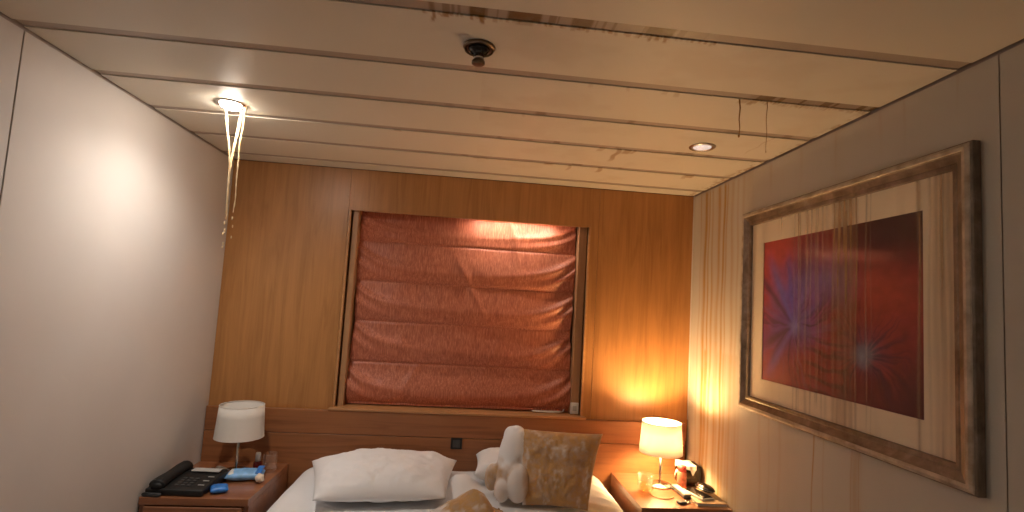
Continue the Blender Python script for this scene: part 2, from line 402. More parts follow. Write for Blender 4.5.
# back wall with the window recess
WL, WR_, WT, WB = -0.658, 0.663, 1.880, 0.812
wb = struct(boxes('wall_back', [((XL-0.1, YB+0.012, 0), (WL-0.02, YB+0.22, ZC+0.016)), ((WR_+0.02, YB+0.012, 0), (XR+0.1, YB+0.22, ZC+0.016)),
     ((WL-0.02, YB+0.012, WT+0.05), (WR_+0.02, YB+0.22, ZC+0.016)), ((WL-0.02, YB+0.012, 0), (WR_+0.02, YB+0.22, WB-0.03))], M['wood_joint']), 'honey-brown veneer panelled wall around the window')
def back_panel(lst):
    boxes('panel', [((a, YB, c), (b, YB+0.014, d)) for a, b, c, d in lst], M['backwood'], wb)
HB = 0.821
back_panel([(XL, -0.668, HB-0.1, ZC-0.003)])
back_panel([(-0.6665, 0.7135, WT, ZC-0.003), (-0.6665, WL, HB-0.1, WT), (WR_, 0.7135, HB-0.1, WT)])
back_panel([(0.715, XR, HB-0.1, ZC-0.003)])
struct(box('wall_front', (XL-0.1, YF-0.1, 0), (XR+0.1, YF, ZC+0.016), M['wall']), 'cabin wall behind the camera')

# window: reveal, stiles, sill, pane
win = struct(empty('window_1', (0, YB, WB)), 'wood-framed window recess closed by a terracotta blind', 'window')
RD = 0.150
def W(name, lo, hi, mat, bev=0.0):
    return box(name, (lo[0], lo[1]-YB, lo[2]-WB), (hi[0], hi[1]-YB, hi[2]-WB), mat, win, bev)
W('reveal', (WL-0.018, YB+0.015, WB), (WL, YB+RD+0.03, WT+0.024), M['framewood'])
W('reveal', (WR_, YB+0.015, WB), (WR_+0.018, YB+RD+0.03, WT+0.024), M['framewood'])
W('head', (WL-0.018, YB+0.015, WT+0.024), (WR_+0.018, YB+RD+0.03, WT+0.042), M['framewood'])
W('edge_trim', (WL-0.004, YB-0.004, WB+0.022), (WL+0.006, YB+0.012, WT+0.004), M['sillwood'], 0.002)
W('edge_trim', (WR_-0.006, YB-0.004, WB+0.022), (WR_+0.006, YB+0.012, WT+0.004), M['sillwood'], 0.002)
W('stile', (WL+0.011, YB+0.026, WB), (WL+0.041, YB+RD, WT+0.022), M['framewood'], 0.002)
W('stile', (WR_-0.053, YB+0.026, WB), (WR_-0.009, YB+RD, WT+0.022), M['framewood'], 0.002)
W('sill', (WL-0.02, YB-0.036, WB+0.010), (WR_+0.02, YB+RD+0.03, WB+0.022), M['sillwood'], 0.003)
W('pane', (WL+0.05, YB+RD+0.002, WB+0.02), (WR_-0.05, YB+RD+0.008, WT), M['glass'])
W('night_shutter', (WL-0.018, YB+RD+0.03, WB-0.02), (WR_+0.018, YB+RD+0.04, WT+0.02), M['black'])

# ------------------------------------------------------------------ headboard and socket
hb = empty('headboard', (0, YB-0.014, 0))
for a, b in ((0.703, HB), (0.36, 0.700), (0.02, 0.357)):
    box('board', (XL+0.004, -0.016, a), (XR-0.022, 0.012, b), M['headwood'], hb, 0.0015, 1)
tag(hb, 'wide dark-brown wooden headboard below the window sill', 'headboard')
HY = YB-0.030
sk = empty('wall_socket', (-0.006, HY, 0.676))
box('plate', (-0.030, -0.008, -0.029), (0.030, 0.0, 0.029), M['black'], sk, 0.003)
box('rocker', (-0.019, -0.011, -0.019), (0.019, -0.007, 0.019), M['dgrey'], sk, 0.002)
tag(sk, 'small square black socket plate on the headboard', 'socket')

# ------------------------------------------------------------------ roman blind
rb = empty('roman_blind', (0, YB+0.092, WB+0.025))
BZ0, BZ1 = 0.0, WT-(WB+0.025)+0.020
BL, BR = -0.612, 0.603
fold_z = [BZ1, BZ1-0.170, BZ1-0.392, BZ1-0.612, BZ1-0.835, BZ0-0.004]
def blind_fn(U, V):
    z = BZ0+(BZ1-BZ0)*V
    side = np.minimum(U, 1-U)
    y = np.zeros_like(U); 
    for a, b in zip(fold_z, fold_z[1:]):
        m = (z <= a) & (z >= b); t = np.clip((a-z)/(a-b), 0, 1)
        belly = np.sin(math.pi*t**1.6)
        amp = (0.007 if a > BZ1-0.01 else 0.014) if b > 0.05 else 0.036
        y = np.where(m, y-amp*belly, y)
        # crisp pinch at each stitched line
        y = y+0.006*np.exp(-((z-a)/0.006)**2)
        # diagonal drag folds falling from both ends of each line
        for s_, e in ((U, 1.0), (1-U, 1.3)):
            # sagging folds: curve steeply at the side, flatten inwards
            for t0, am, wd in ((0.10, 0.020, 0.11), (0.42, 0.014, 0.10)):
                q = t-t0-0.62*(1-np.exp(-s_*9.0))+0.16*(vn(U*4, 0*U+a*9, 3)-0.5)
                y = np.where(m, y-am*e*np.exp(-(q/wd)**2)*np.exp(-s_*5.5)*np.sin(math.pi*np.clip(t, 0, 1))**0.6, y)
    calm = sstep(0.0, 0.16, BZ1-z)*0.8+0.2
    y = y-calm*(0.014*(fbm(U*5, z*3, 2)-0.5)+0.009*(fbm(U*11+z*3, z*6, 6)-0.5))
    # long diagonal creases
    for ux, zx, sl, am in ((0.29, BZ0+0.20, -0.8, 0.002), (0.24, BZ0+0.30, 0.7, 0.002), (0.62, BZ0+0.26, -0.6, 0.002), (0.70, BZ1-0.06, 0.35, 0.006), (0.52, BZ1-0.40, 0.8, 0.004)):
        dline = (U-ux)-(zx-z)*sl*0.55
        y = y-1.9*am*np.exp(-(dline/0.018)**2)*np.exp(-((z-zx)/0.16)**2)
    edge = 0.010*(fbm(0*U+1.3, z*9, 4)-0.5)*(1-2*U)*(np.abs(1-2*U) > 0.8)
    x = BL+(BR-BL)*U+0.012*(vn(0*U, z*7, 9)-0.5)*np.where(U > 0.5, sstep(.85, 1, U), -sstep(.15, 0, U))-0.004*(V-0.5)
    return x, y, z
bl = grid('fabric', 260, 240, blind_fn, M['blind'], rb)
md = bl.modifiers.new('thick', 'SOLIDIFY'); md.thickness = 0.002
box('bottom_bar', (BL+0.01, -0.014, 0.002), (BR-0.01, 0.004, 0.016), M['blind'], rb, 0.004)
box('head_rail', (BL, 0.018, BZ1-0.012), (BR, 0.034, BZ1), M['white_plastic'], rb)
c0 = on_y(536, 413, YB-0.008); 
cz = 0.026-0.025+0.003
cord = catmull([(0.585, -0.004, 0.045), (0.575, -0.020, cz+0.003), (0.54, -0.038, cz), (0.47, -0.046, cz), (0.41, -0.040, cz), (0.405, -0.034, cz+0.002), (0.47, -0.036, cz+0.002), (0.56, -0.026, cz+0.002)], 6)
tube('pull_cord', cord, 0.0035, M['white_plastic'], rb, 6)
tag(rb, 'terracotta fabric roman blind pulled down over the window', 'blind')
sb = empty('blind_switch', (0.629, YB+0.026, 0.872))
box('plate', (-0.024, -0.012, -0.030), (0.022, -0.0005, 0.030), M['white_plastic'], sb, 0.003)
box('rocker', (-0.012, -0.015, -0.014), (0.010, -0.011, 0.014), M['lgrey'], sb, 0.002)
tag(sb, 'small white switch plate at the lower right of the window recess', 'switch')

# ------------------------------------------------------------------ ceiling fixtures
def downlight(x, y, lens_mat, label, lit=True, zc=ZC, sc=1.0, dim=1.0):
    e = empty('downlight', (x, y, zc))
    lathe('bezel', [(0.036*sc, 0.0), (0.037*sc, -0.004), (0.049*sc, -0.005), (0.053*sc, -0.002), (0.053*sc, 0.0), (0.036*sc, 0.0)], M['chrome'], e, 36)
    dp = 2.0 if lit else 1.0
    lathe('lens', [(0.037*sc, -0.0015), (0.033*sc, -0.006*dp), (0.020*sc, -0.009*dp), (0.0, -0.010*dp)], lens_mat, e, 32)
    if lit:
        ld = bpy.data.lights.new('downlight_beam', 'SPOT'); ld.energy = DOWNLIGHT_POWER*dim; ld.color = (1.0, 0.92, 0.84); ld.spot_size = math.radians(152); ld.spot_blend = 1.0; ld.shadow_soft_size = 0.04
        lo = bpy.data.objects.new('downlight_beam', ld); COL.objects.link(lo); lo.parent = e; lo.location = (0, 0, -0.026)
    tag(e, label, 'ceiling light'); return e
downlight(-0.930, 1.970, M['dl_on'], 'lit round ceiling downlight with water pouring from it')
t = T('faint_glow_lens'); nz = t.noise(t.coord(), 90.0, 2)
t.bsdf(t.ramp(nz, [(0.35, (0.62, 0.60, 0.62)), (0.65, (0.85, 0.84, 0.88))]), 0.15, Coat_Weight=0.6, Emission_Color=(1.0, 0.92, 0.9, 1), Emission_Strength=0.2)  # faint emission put into the pale lens for its whitish look; no beam
downlight(0.917, 1.970, t.m, 'dim round ceiling downlight above the picture', False)
downlight(0.0, -1.2, M['dl_on'], 'added unseen ceiling downlight behind the camera filling the room with light', dim=0.75)  # unseen lamp added behind the camera as fill light for the room
so = empty('window_strip_light', (0.24, YB+0.027, WT+0.0235))
box('housing', (-0.23, -0.009, -0.003), (0.23, -0.005, 0.0), M['white_metal'], so)
box('housing', (-0.23, 0.005, -0.003), (0.23, 0.009, 0.0), M['white_metal'], so)
box('tube', (-0.225, -0.0045, -0.002), (0.225, 0.0045, 0.0), M['soffit_on'], so)
tag(so, 'short strip light in the head of the window recess above the blind', 'strip light')

sp = empty('sprinkler_head', (-0.012, 1.345, ZC))
lathe('escutcheon', [(0.0, -0.0005), (0.044, -0.0005), (0.044, -0.003), (0.038, -0.007), (0.030, -0.006), (0.0, -0.006)], M['brass_dark'], sp, 40)
lathe('body', [(0.0, -0.006), (0.030, -0.006), (0.027, -0.014), (0.018, -0.022), (0.0135, -0.024), (0.0135, -0.030), (0.0, -0.030)], M['black_gloss'], sp, 28)
for s in (-1, 1):
    tube('frame_arm', catmull([(s*0.036, 0, -0.006), (s*0.035, 0, -0.015), (s*0.024, 0, -0.023), (s*0.012, 0, -0.026)], 5), 0.003, M['brass_dark'], sp, 8)
lathe('collar', [(0.0, -0.029), (0.0145, -0.029), (0.0155, -0.033), (0.0145, -0.037), (0.0, -0.037)], M['chrome'], sp, 24)
lathe('deflector', [(0.0, -0.036), (0.013, -0.036), (0.0180, -0.041), (0.0180, -0.048), (0.014, -0.050), (0.0, -0.050)], M['brass_dark'], sp, 24)
tag(sp, 'dark metal fire sprinkler head on the ceiling', 'sprinkler')

# water falling from the lit downlight
def stream(pts, rads, drops, label):
    """pts: pixel track with the depth of the lamp it falls from"""
    e = empty('water_stream', tuple(on_y(pts[0][0], pts[0][1], pts[0][2])))
    o = Vector(e.location)
    P = [Vector(on_y(*p))-o for p in pts]
    C_ = catmull(P, 7); n = len(C_)
    R_ = [rads[0]+(rads[1]-rads[0])*(i/(n-1))**0.8+0.0006*math.sin(i*1.7) for i in range(n)]
    R_[-1] = 0.0004
    tube('jet', C_, R_, M['water'], e, 8)
    d = P[-1]
    for dz, r in drops:
        bm = bmesh.new(); bmesh.ops.create_icosphere(bm, subdivisions=2, radius=r)
        for v in bm.verts: v.co.z *= 2.6
        bm_obj('droplet', bm, M['water'], e, True, (d.x+random.uniform(-.004, .004), d.y, d.z-dz))
    tag(e, label, 'water', 'water running from the lit downlight')
Y_ = 1.97
stream([(226, 109, 1.955), (227, 125, Y_), (229, 145, Y_), (229.5, 165, Y_), (228, 190, Y_), (226, 215, Y_)], (0.0042, 0.0022), [(0.03, .003), (0.07, .0025), (.12, .0022)], 'leftmost water stream falling straight from the lit downlight')
stream([(242, 110, 1.955), (238, 130, Y_), (233, 152, Y_+.02), (229.5, 172, Y_+.04), (227.5, 195, Y_+.04), (226.5, 220, Y_+.04)], (0.0048, 0.0026), [(0.04, .003), (0.09, .0024)], 'middle slanting water stream falling from the lit downlight')
stream([(245, 107, 1.955), (243, 125, Y_), (239.5, 145, Y_), (238.5, 160, Y_), (236.5, 180, Y_), (235.5, 197, Y_), (233, 213, Y_)], (0.0034, 0.0016), [(0.02, .0026), (0.05, .0022), (.09, .0022)], 'rightmost wavering water stream falling from the lit downlight')

def drip_thread(px, py0, py1, y, r, label):
    a = Vector(on_y(px, py0, y)); a.z = ZC; b = Vector(on_y(px-1.5, py1, y)); L = a.z-b.z
    e = empty('water_drip', tuple(a))
    P = [Vector((0.0015*math.sin(i*1.3+px), 0, -L*i/9)) for i in range(10)]
    tube('thread', P, [r*(1-0.55*i/9) for i in range(10)], M['drip'], e, 7)
    bm = bmesh.new(); bmesh.ops.create_icosphere(bm, subdivisions=2, radius=r*1.25)
    for v in bm.verts: v.co.z *= 1.7
    bm_obj('drop', bm, M['drip'], e, True, (P[-1].x, 0, -L))
    tag(e, label, 'drip')
M['drip'] = plain('rusty_water', (0.34, 0.17, 0.045), 0.25, 0.3, 90.0)
drip_thread(740, 97, 136, seam_y(4)+GAPW/2+0.003, 0.0024, 'short thick rust-brown drip hanging from the ceiling joint')
drip_thread(767, 100, 152, seam_y(4)+GAPW/2+0.003, 0.0011, 'long thin rust-brown drip hanging from the ceiling joint')

# ------------------------------------------------------------------ framed picture on the right wall
PY0, PY1, PZ0, PZ1 = 1.147, 2.232, 1.020, 1.898
pic = empty('framed_picture', (XR, (PY0+PY1)/2, PZ0))
cy_, PW, PH = (PY0+PY1)/2, PY1-PY0, PZ1-PZ0
t = T('silvered_wood'); c = t.coord()
n1 = t.noise(t.coord((3, 3, 3)), 3.0, 5, 0.65, 0.5); n2 = t.noise(t.coord((40, 6, 6)), 3.0, 3)
colr = t.ramp(t.math('ADD', t.math('MULTIPLY', n1, 0.75), t.math('MULTIPLY', n2, 0.25)), [(0.35, (0.12, 0.085, 0.055)), (0.52, (0.23, 0.175, 0.125)), (0.68, (0.38, 0.32, 0.26))])
t.bsdf(colr, 0.42, Metallic=0.35, Normal=t.bump(n2, 0.1, 0.001)); M['frame'] = t.m
t = T('silver_bead'); n1 = t.noise(t.coord((3, 4, 4)), 4.0, 4, 0.6)
t.bsdf(t.ramp(n1, [(0.35, (0.34, 0.27, 0.19)), (0.65, (0.60, 0.52, 0.42))]), 0.5, Metallic=0.2); M['bead'] = t.m
# profile across the moulding: (distance in from the outer edge, height off the wall)
def moulding(name, prof, mat, parent, corners):
    """one mitred rail: corners (y,z) outer ends + inward directions"""
    bm = bmesh.new(); (ya, za, iya, iza), (yb, zb, iyb, izb) = corners
    A = [bm.verts.new((-h, ya+iya*d, za+iza*d)) for d, h in prof]; B = [bm.verts.new((-h, yb+iyb*d, zb+izb*d)) for d, h in prof]
    n = len(prof)
    for i in range(n): bm.faces.new((A[i], A[(i+1) % n], B[(i+1) % n], B[i]))
    bm.faces.new(A); bm.faces.new(B); return bm_obj(name, bm, mat, parent)
h2 = PW/2
prof = [(0, 0.002), (0, 0.024), (0.003, 0.028), (0.024, 0.032), (0.028, 0.029), (0.046, 0.020), (0.050, 0.021), (0.060, 0.019), (0.062, 0.013), (0.062, 0.002)]
cs = {'b': ((-h2, 0, 1, 1), (h2, 0, -1, 1)), 't': ((-h2, PH, 1, -1), (h2, PH, -1, -1)), 'l': ((h2, 0, -1, 1), (h2, PH, -1, -1)), 'r': ((-h2, 0, 1, 1), (-h2, PH, 1, -1))}
for k in 'btlr':
    rail = moulding('frame_rail', prof, M['frame'], pic, cs[k])
    # raised silver bead on the outer crown of the rail
    pb = [(0.004, 0.0275), (0.006, 0.031), (0.014, 0.0345), (0.022, 0.0335), (0.024, 0.031)]
    moulding('silver_bead', pb, M['bead'], rail, cs[k])
M['mat'] = plain('picture_mat', (0.80, 0.70, 0.54), 0.8, 0.05, 6.0, 0.0)
mw, mh = 0.060, 0.060
ay0, ay1, az0, az1 = 1.307, 2.085, 1.166, 1.748
Yc = lambda y: y-cy_
Zc = lambda z: z-PZ0
def ring(bm, o, i, x0_, x1_):
    (oy0, oz0, oy1, oz1), (iy0, iz0, iy1, iz1) = o, i
    for lo, hi in (((x0_, oy0, oz0), (x1_, oy1, iz0)), ((x0_, oy0, iz1), (x1_, oy1, oz1)), ((x0_, oy0, iz0), (x1_, iy0, iz1)), ((x0_, iy1, iz0), (x1_, oy1, iz1))): add_box(bm, lo, hi)
bm = bmesh.new(); ring(bm, (Yc(PY0)+0.05, 0.05, Yc(PY1)-0.05, PH-0.05), (Yc(ay0), Zc(az0), Yc(ay1), Zc(az1)), -0.009, -0.004)
bm_obj('mat_board', bm, M['mat'], pic)
def art(U, V):
    u = U; v = 1-V               # u from the far (left) edge, v from the top
    def mixc(a, b, t): return a*(1-t[..., None])+np.array(b)*t[..., None]
    c = np.ones(U.shape+(3,))*np.array((0.25, 0.030, 0.035))
    c = mixc(c, (0.44, 0.06, 0.05), sstep(0.5, 0.05, np.hypot(u-0.06, (v-0.18)*0.8)))
    c = mixc(c, (0.34, 0.05, 0.03), sstep(0.32, 0.0, np.hypot(u-0.84, (v-0.38)*1.2)))
    c = mixc(c, (0.035, 0.008, 0.014), sstep(0.52, 0.15, np.hypot((u-1.0)*0.8, v*1.4)))
    c = mixc(c, (0.05, 0.012, 0.022), 0.9*sstep(0.55, 0.1, np.hypot(u-0.98, (v-1.05)*1.1)))
    n = fbm(u*5, v*5, 3); n3 = fbm(u*9+3, v*9, 17)
    for cx, cy, r, q, pc in ((.26, .36, .30, .95, (.11, .10, .52)), (.50, .33, .24, .85, (.16, .13, .50)), (.16, .62, .30, .85, (.09, .05, .30)), (.36, .60, .2, .7, (.11, .11, .55)), (.36, .12, .26, .55, (.12, .05, .12)), (.70, .72, .20, .65, (.12, .08, .20)), (.10, .88, .22, .45, (.2, .03, .10))):
        c = mixc(c, pc, q*sstep(r, 0, np.hypot(u-cx, v-cy))*(0.35+n*1.1).clip(0, 1))
    for cx, cy, sd, k, br, rr_ in ((0.27, 0.60, 5, 9, (0.24, 0.27, 0.60), 0.5), (0.71, 0.73, 9, 13, (0.26, 0.38, 0.52), 0.33)):
        dx, dy = u-cx, (v-cy)*0.75; r = np.hypot(dx, dy)+1e-4; a = np.arctan2(dy, dx)+0.8*(n-0.5)+0.9*r
        rays = 0.6*vn(a*k, r*3, sd)+0.4*vn(a*k*2.3, r*5, sd+2)
        rg = sstep(rr_, 0.05, r)*sstep(0.0, 0.07, r)*sstep(0.3, 0.6, vn(a*1.1, r*2, sd+4))
        c = mixc(c, (0.022, 0.006, 0.04), 0.8*rg*sstep(0.52, 0.75, rays))
        c = mixc(c, (0.16, 0.12, 0.34) if sd == 5 else (0.34, 0.07, 0.05), 0.45*rg*sstep(0.5, 0.25, rays))
        c = mixc(c, br, sstep(0.08, 0.0, r*(0.5+1.1*n3))*0.65)
    for ang, ln, wd, pc in ((-2.45, .55, .020, (.03, .012, .07)), (-2.15, .5, .03, (.14, .13, .55)), (-1.75, .42, .022, (.12, .10, .48)), (2.75, .35, .03, (.03, .01, .05)), (2.3, .4, .03, (.15, .10, .42)), (-1.2, .4, .04, (.18, .14, .50)), (-.6, .3, .03, (.14, .10, .4))):
        ex, ey = math.cos(ang), math.sin(ang); du, dv_ = u-0.27, (v-0.60)*0.75
        al = du*ex+dv_*ey; pe = -du*ey+dv_*ex+0.10*al*al*np.sign(ang)
        c = mixc(c, pc, 0.75*np.exp(-(pe/(wd*(0.4+2.0*np.clip(al, 0, 1))))**2)*sstep(0.0, 0.06, al)*sstep(ln, ln*0.5, al))
    arcs = np.sin(((v-0.55)-0.55*(u-0.5)**2-0.15*u)*80+fbm(u*6, v*6, 8)*7)
    c = mixc(c, (0.03, 0.006, 0.012), 0.55*sstep(0.2, 0.9, arcs)*sstep(0.60, 0.74, v+0.06*u)*sstep(0.30, 0.42, u)*sstep(0.68, 0.58, u))
    return (c*(0.75+0.5*fbm(u*24, v*24, 12))[..., None]*1.2).clip(0, 1)
t = T('abstract_print'); at = t.n('Attribute', attribute_name='paint'); nz = t.noise(t.coord(), 60.0, 2)
t.bsdf(t.mix(t.math('MULTIPLY', nz, 0.15), at.outputs['Color'], (0.1, 0.02, 0.03)), 0.5); M['print'] = t.m
grid('art_print', 240, 180, lambda U, V: (np.full_like(U, -0.0062), Yc(ay1)+(ay0-ay1)*U, Zc(az0)+(az1-az0)*V), M['print'], pic, col=art)
gy0, gy1, gz0, gz1 = PY0+0.055, PY1-0.055, PZ0+0.055, PZ1-0.055
gst = [(1.87, .005, .35, 1.9, 1.0), (1.845, .006, .65, 1.86, 1.0), (1.835, .003, .7, 1.9, 1.0), (1.80, .010, .5, 1.9, 1.0), (1.775, .005, .55, 1.8, 1.0), (1.745, .006, .45, 1.9, 1.15), (1.735, .004, .7, 1.9, 1.15), (1.71, .006, .45, 1.9, 1.1), (1.69, .010, .3, 1.9, 1.1),
       (1.655, .012, .6, 1.9, 1.0), (1.63, .02, .75, 1.9, 1.0), (1.60, .02, .72, 1.9, 1.0), (1.575, .016, .7, 1.9, 1.0), (1.553, .006, .75, 1.9, 1.0), (1.51, .004, .5, 1.9, 1.1), (1.49, .003, .3, 1.7, 1.0), (1.318, .007, .75, 1.9, 1.0), (1.285, .006, .35, 1.9, 1.0), (1.262, .012, .5, 1.9, 1.0), (1.245, .012, .75, 1.9, 1.0), (1.225, .012, .6, 1.9, 1.0), (1.21, .01, .5, 1.9, 1.0), (1.955, .004, .8, 1.9, 1.80), (2.15, .012, .25, 1.9, 1.0)]
def gstain(U, V):
    y = gy1+(gy0-gy1)*U; z = gz0+(gz1-gz0)*V; s = np.zeros_like(y)
    for y0, wd, q, zt, zb in gst:
        wob = 0.003*np.sin(z*9+y0*50)
        n = (0.55+0.75*vn(y*160, z*6+y0, 4))
        s = np.maximum(s, q*n*np.exp(-((y-y0-wob)/wd)**2*1.3)*sstep(zb-0.05, zb+0.02, z)*(0.55+0.45*sstep(1.05, 1.75, z)))
    s = np.maximum(s, 0.10*sstep(0.5, 0.8, fbm(y*16, z*1.5, 6)))
    return s*0.8
grid('glass_pane', 420, 90, lambda U, V: (np.full_like(U, -0.0115), Yc(gy1)+(gy0-gy1)*U, Zc(gz0)+(gz1-gz0)*V), M['pane_stained'], pic, {'stain': gstain}, smooth=False)
box('backing', (-0.004, Yc(PY0)+0.02, 0.02), (-0.0005, Yc(PY1)-0.02, PH-0.02), M['beige'], pic)
tag(pic, 'large framed abstract print in crimson and violet with water-stained glass', 'picture')

# ------------------------------------------------------------------ nightstands
NZ = 0.55
def nightstand(xa, xb, label, inner):
    e = empty('nightstand', ((xa+xb)/2, 2.54, 0)); hw = (xb-xa)/2; y0, y1 = -0.245, 0.240
    box('top', (-hw, y0, NZ-0.030), (hw, y1, NZ), M['nswood'], e, 0.002)
    for s in (-1, 1): box('side_panel', (s*hw-(0.02 if s > 0 else 0), y0+0.01, 0.06), (s*hw+(0 if s > 0 else 0.02), y1, NZ-0.030), M['nswood'], e)
    box('back_panel', (-hw+0.02, y1-0.015, 0.06), (hw-0.02, y1, NZ-0.03), M['nswood'], e)
    box('bottom_panel', (-hw+0.02, y0+0.012, 0.06), (hw-0.02, y1-0.015, 0.08), M['nswood'], e)
    box('plinth', (-hw+0.02, y0+0.03, 0.0), (hw-0.02, y1, 0.06), M['gap'], e)
    for za, zb in ((0.085, 0.30), (0.305, NZ-0.036)):
        d = box('drawer', (-hw+0.023, y0-0.004, za), (hw-0.023, y0+0.30, zb), M['nswood'], e, 0.0015, 1)
        lathe('knob', [(0, 0.022), (0.012, 0.020), (0.013, 0.014), (0.006, 0.008), (0.006, 0.0)], M['chrome'], d, 18, loc=(0, y0-0.004, (za+zb)/2), rot=(math.pi/2, 0, 0))
    return tag(e, label, 'nightstand')
nightstand(-1.277, -0.848, 'wooden nightstand with the telephone and unlit lamp, beside the pale wall', 1)
nightstand(0.835, 1.262, 'wooden nightstand with the glowing lamp and scattered small things', -1)

# ------------------------------------------------------------------ lamps
def lamp(x, y, bulb, label):
    e = empty('table_lamp', (x, y, NZ))
    lathe('base', [(0, 0), (0.062, 0), (0.064, 0.004), (0.060, 0.010), (0.018, 0.014), (0.010, 0.018), (0, 0.018)], M['chrome'], e, 36)
    lathe('stem', [(0.0075, 0.014), (0.0065, 0.03), (0.0065, 0.20), (0, 0.20)], M['chrome'], e, 16)
    lathe('socket', [(0, 0.168), (0.016, 0.17), (0.017, 0.205), (0.012, 0.21), (0, 0.21)], M['white_plastic'], e, 20)
    lathe('bulb', [(0, 0.205), (0.013, 0.208), (0.016, 0.222), (0.028, 0.245), (0.030, 0.262), (0.022, 0.282), (0, 0.291)], bulb, e, 24)
    zb, zt, rb_, rt = 0.167, 0.316, 0.108, 0.098
    sh = lathe('lamp_shade', [(rb_, zb), (rb_*0.35+rt*0.65, zb+(zt-zb)*0.65), (rt, zt), (rt-0.0015, zt), (rb_-0.0015, zb), (rb_, zb)], M['shade'], e, 56)
    for z, r in ((zb, rb_), (zt, rt)):
        tube('hem', [((r-0.001)*math.cos(2*math.pi*i/48), (r-0.001)*math.sin(2*math.pi*i/48), z) for i in range(49)], 0.0022, M['shade'], sh, 6)
    bm = bmesh.new()
    for i in range(3):
        a = 2*math.pi*i/3+0.4; add_tube(bm, [(0.014*math.cos(a), 0.014*math.sin(a), 0.2), ((rt-0.004)*math.cos(a), (rt-0.004)*math.sin(a), zt-0.03)], 0.0012, 6)
    bm_obj('spider', bm, M['chrome'], sh)
    return tag(e, label, 'lamp')
lamp(-1.040, 2.625, M['bulb_off'], 'unlit table lamp with white drum shade beside the telephone')
lampR = lamp(1.032, 2.590, M['bulb'], 'glowing table lamp with cream drum shade beside the stained wall')

# ------------------------------------------------------------------ bed
bed = empty('bed', (0, 1.78, 0))
box('base', (-0.76, -0.96, 0.10), (0.76, 0.99, 0.30), M['headwood'], bed, 0.01)
for sx in (-0.66, 0.66):
    for sy in (-0.85, 0.88): lathe('leg', [(0, 0), (0.03, 0), (0.035, 0.10), (0, 0.10)], M['gap'], bed, 14, (sx, sy, 0))
box('mattress', (-0.765, -0.97, 0.30), (0.765, 0.99, 0.475), M['linen'], bed, 0.05, 4)
tag(bed, 'double bed between the two nightstands', 'bed')
BT = 0.540
def duvet_z(x, y):
    return BT+0.012*(fbm(x*4, y*4, 2)-0.5)+0.006*(fbm(x*11, y*9, 7)-0.5)
def duvet_fn(U, V):
    s = (U-0.5)*2*1.12            # across: arc length
    y = 0.78+V*1.995
    ax = np.abs(s); R_ = 0.11; flat = 0.80-R_
    th = np.clip((ax-flat)/R_, 0, math.pi/2)
    xx = np.where(ax < flat, ax, flat+R_*np.sin(th))
    drop = np.where(ax < flat, 0, R_*(1-np.cos(th)))+np.clip(ax-flat-R_*math.pi/2, 0, None)
    x = np.sign(s)*xx
    z = duvet_z(x, y)-drop
    foot = np.clip(0.90-y, 0, None); z = z-foot**2*6
    # wrinkles radiating at the right shoulder
    fd = np.sin((x*0.8+y*1.4)*48+fbm(x*6, y*6, 4)*4)
    z = z+0.007*fd*sstep(0.45, 0.65, x)*sstep(0.0, 0.1, 0.9-x)
    # rumpled mound between the pillows
    z = z+0.080*np.exp(-((x-0.025)/0.075)**2-((y-2.50)/0.10)**2)*(0.8+0.4*fbm(x*14, y*14, 5))
    x = x+np.sign(s)*0.006*np.sin(y*23+1.0)*sstep(0.02, 0.15, drop)
    return x, y-1.78, np.maximum(z, 0.16)
def duvet_stain(U, V):
    x, y, z = duvet_fn(U, V); y = y+1.78
    n = fbm(x*9, y*9, 3)
    s = 0.8*sstep(0.62, 0.3, np.hypot((x-0.12)/0.55, (y-2.05)/0.25)+0.5*(n-0.5))
    return s*0.6
dv = grid('duvet', 190, 170, duvet_fn, M['linen_stain'], None, {'stain': duvet_stain})
dv.location = (0, 1.78, 0)
md = dv.modifiers.new('thick', 'SOLIDIFY'); md.thickness = 0.02; md.offset = -1
tag(dv, 'white duvet spread over the bed with brown stains', 'duvet')

def pillow_mesh(name, w, h, t, mat, parent, seed, pinch=0.10, wr=0.006, stain=None, nu=90, nv=70, pw=2.6, taper=0.0, low=1.0):
    def side(sg):
        def f(U, V):
            u = U*2-1; v = V*2-1
            x = u*w/2*(1-pinch*(1-np.abs(v)**2)*np.abs(u)**6*0.8); y = v*h/2*(1-pinch*(1-np.abs(u)**2)*np.abs(v)**6*0.8)
            b = (np.clip(1-np.abs(u)**pw, 0, 1)**0.55)*(np.clip(1-np.abs(v)**pw, 0, 1)**0.55)
            n = fbm(u*3+seed, v*3, seed)-0.5; n2 = fbm(u*9+seed, v*7, seed+3)-0.5
            edge = np.minimum(1-np.abs(u), 1-np.abs(v))
            puck = np.sin((u*v*14+u*9-v*7)+n*6)*np.exp(-edge*5)*np.clip(edge*9, 0, 1)
            z = (t/2*b if sg > 0 else -low*t/2*b)+(n*wr*2.2+n2*wr*1.3+puck*wr*0.6)*np.clip(edge*4, 0, 1)
            x = x*(1+taper*v)
            return x, y, z
        return f
    a = grid(name, nu, nv, side(1), mat, parent, {'stain': stain} if stain else None)
    b = grid(name, nu, nv, side(-1), mat, parent, {'stain': stain} if stain else None)
    bm = bmesh.new(); bm.from_mesh(a.data); bm.from_mesh(b.data)
    bmesh.ops.remove_doubles(bm, verts=bm.verts[:], dist=1e-5)
    bmesh.ops.recalc_face_normals(bm, faces=bm.faces[:])
    bm.to_mesh(a.data); bm.free(); me = b.data; bpy.data.objects.remove(b); bpy.data.meshes.remove(me)
    a.data.polygons.foreach_set('use_smooth', [True]*len(a.data.polygons))
    return a
p1 = pillow_mesh('white_pillow', 0.62, 0.46, 0.205, M['linen'], None, 2, 0.04, 0.010, taper=0.14, low=0.42)
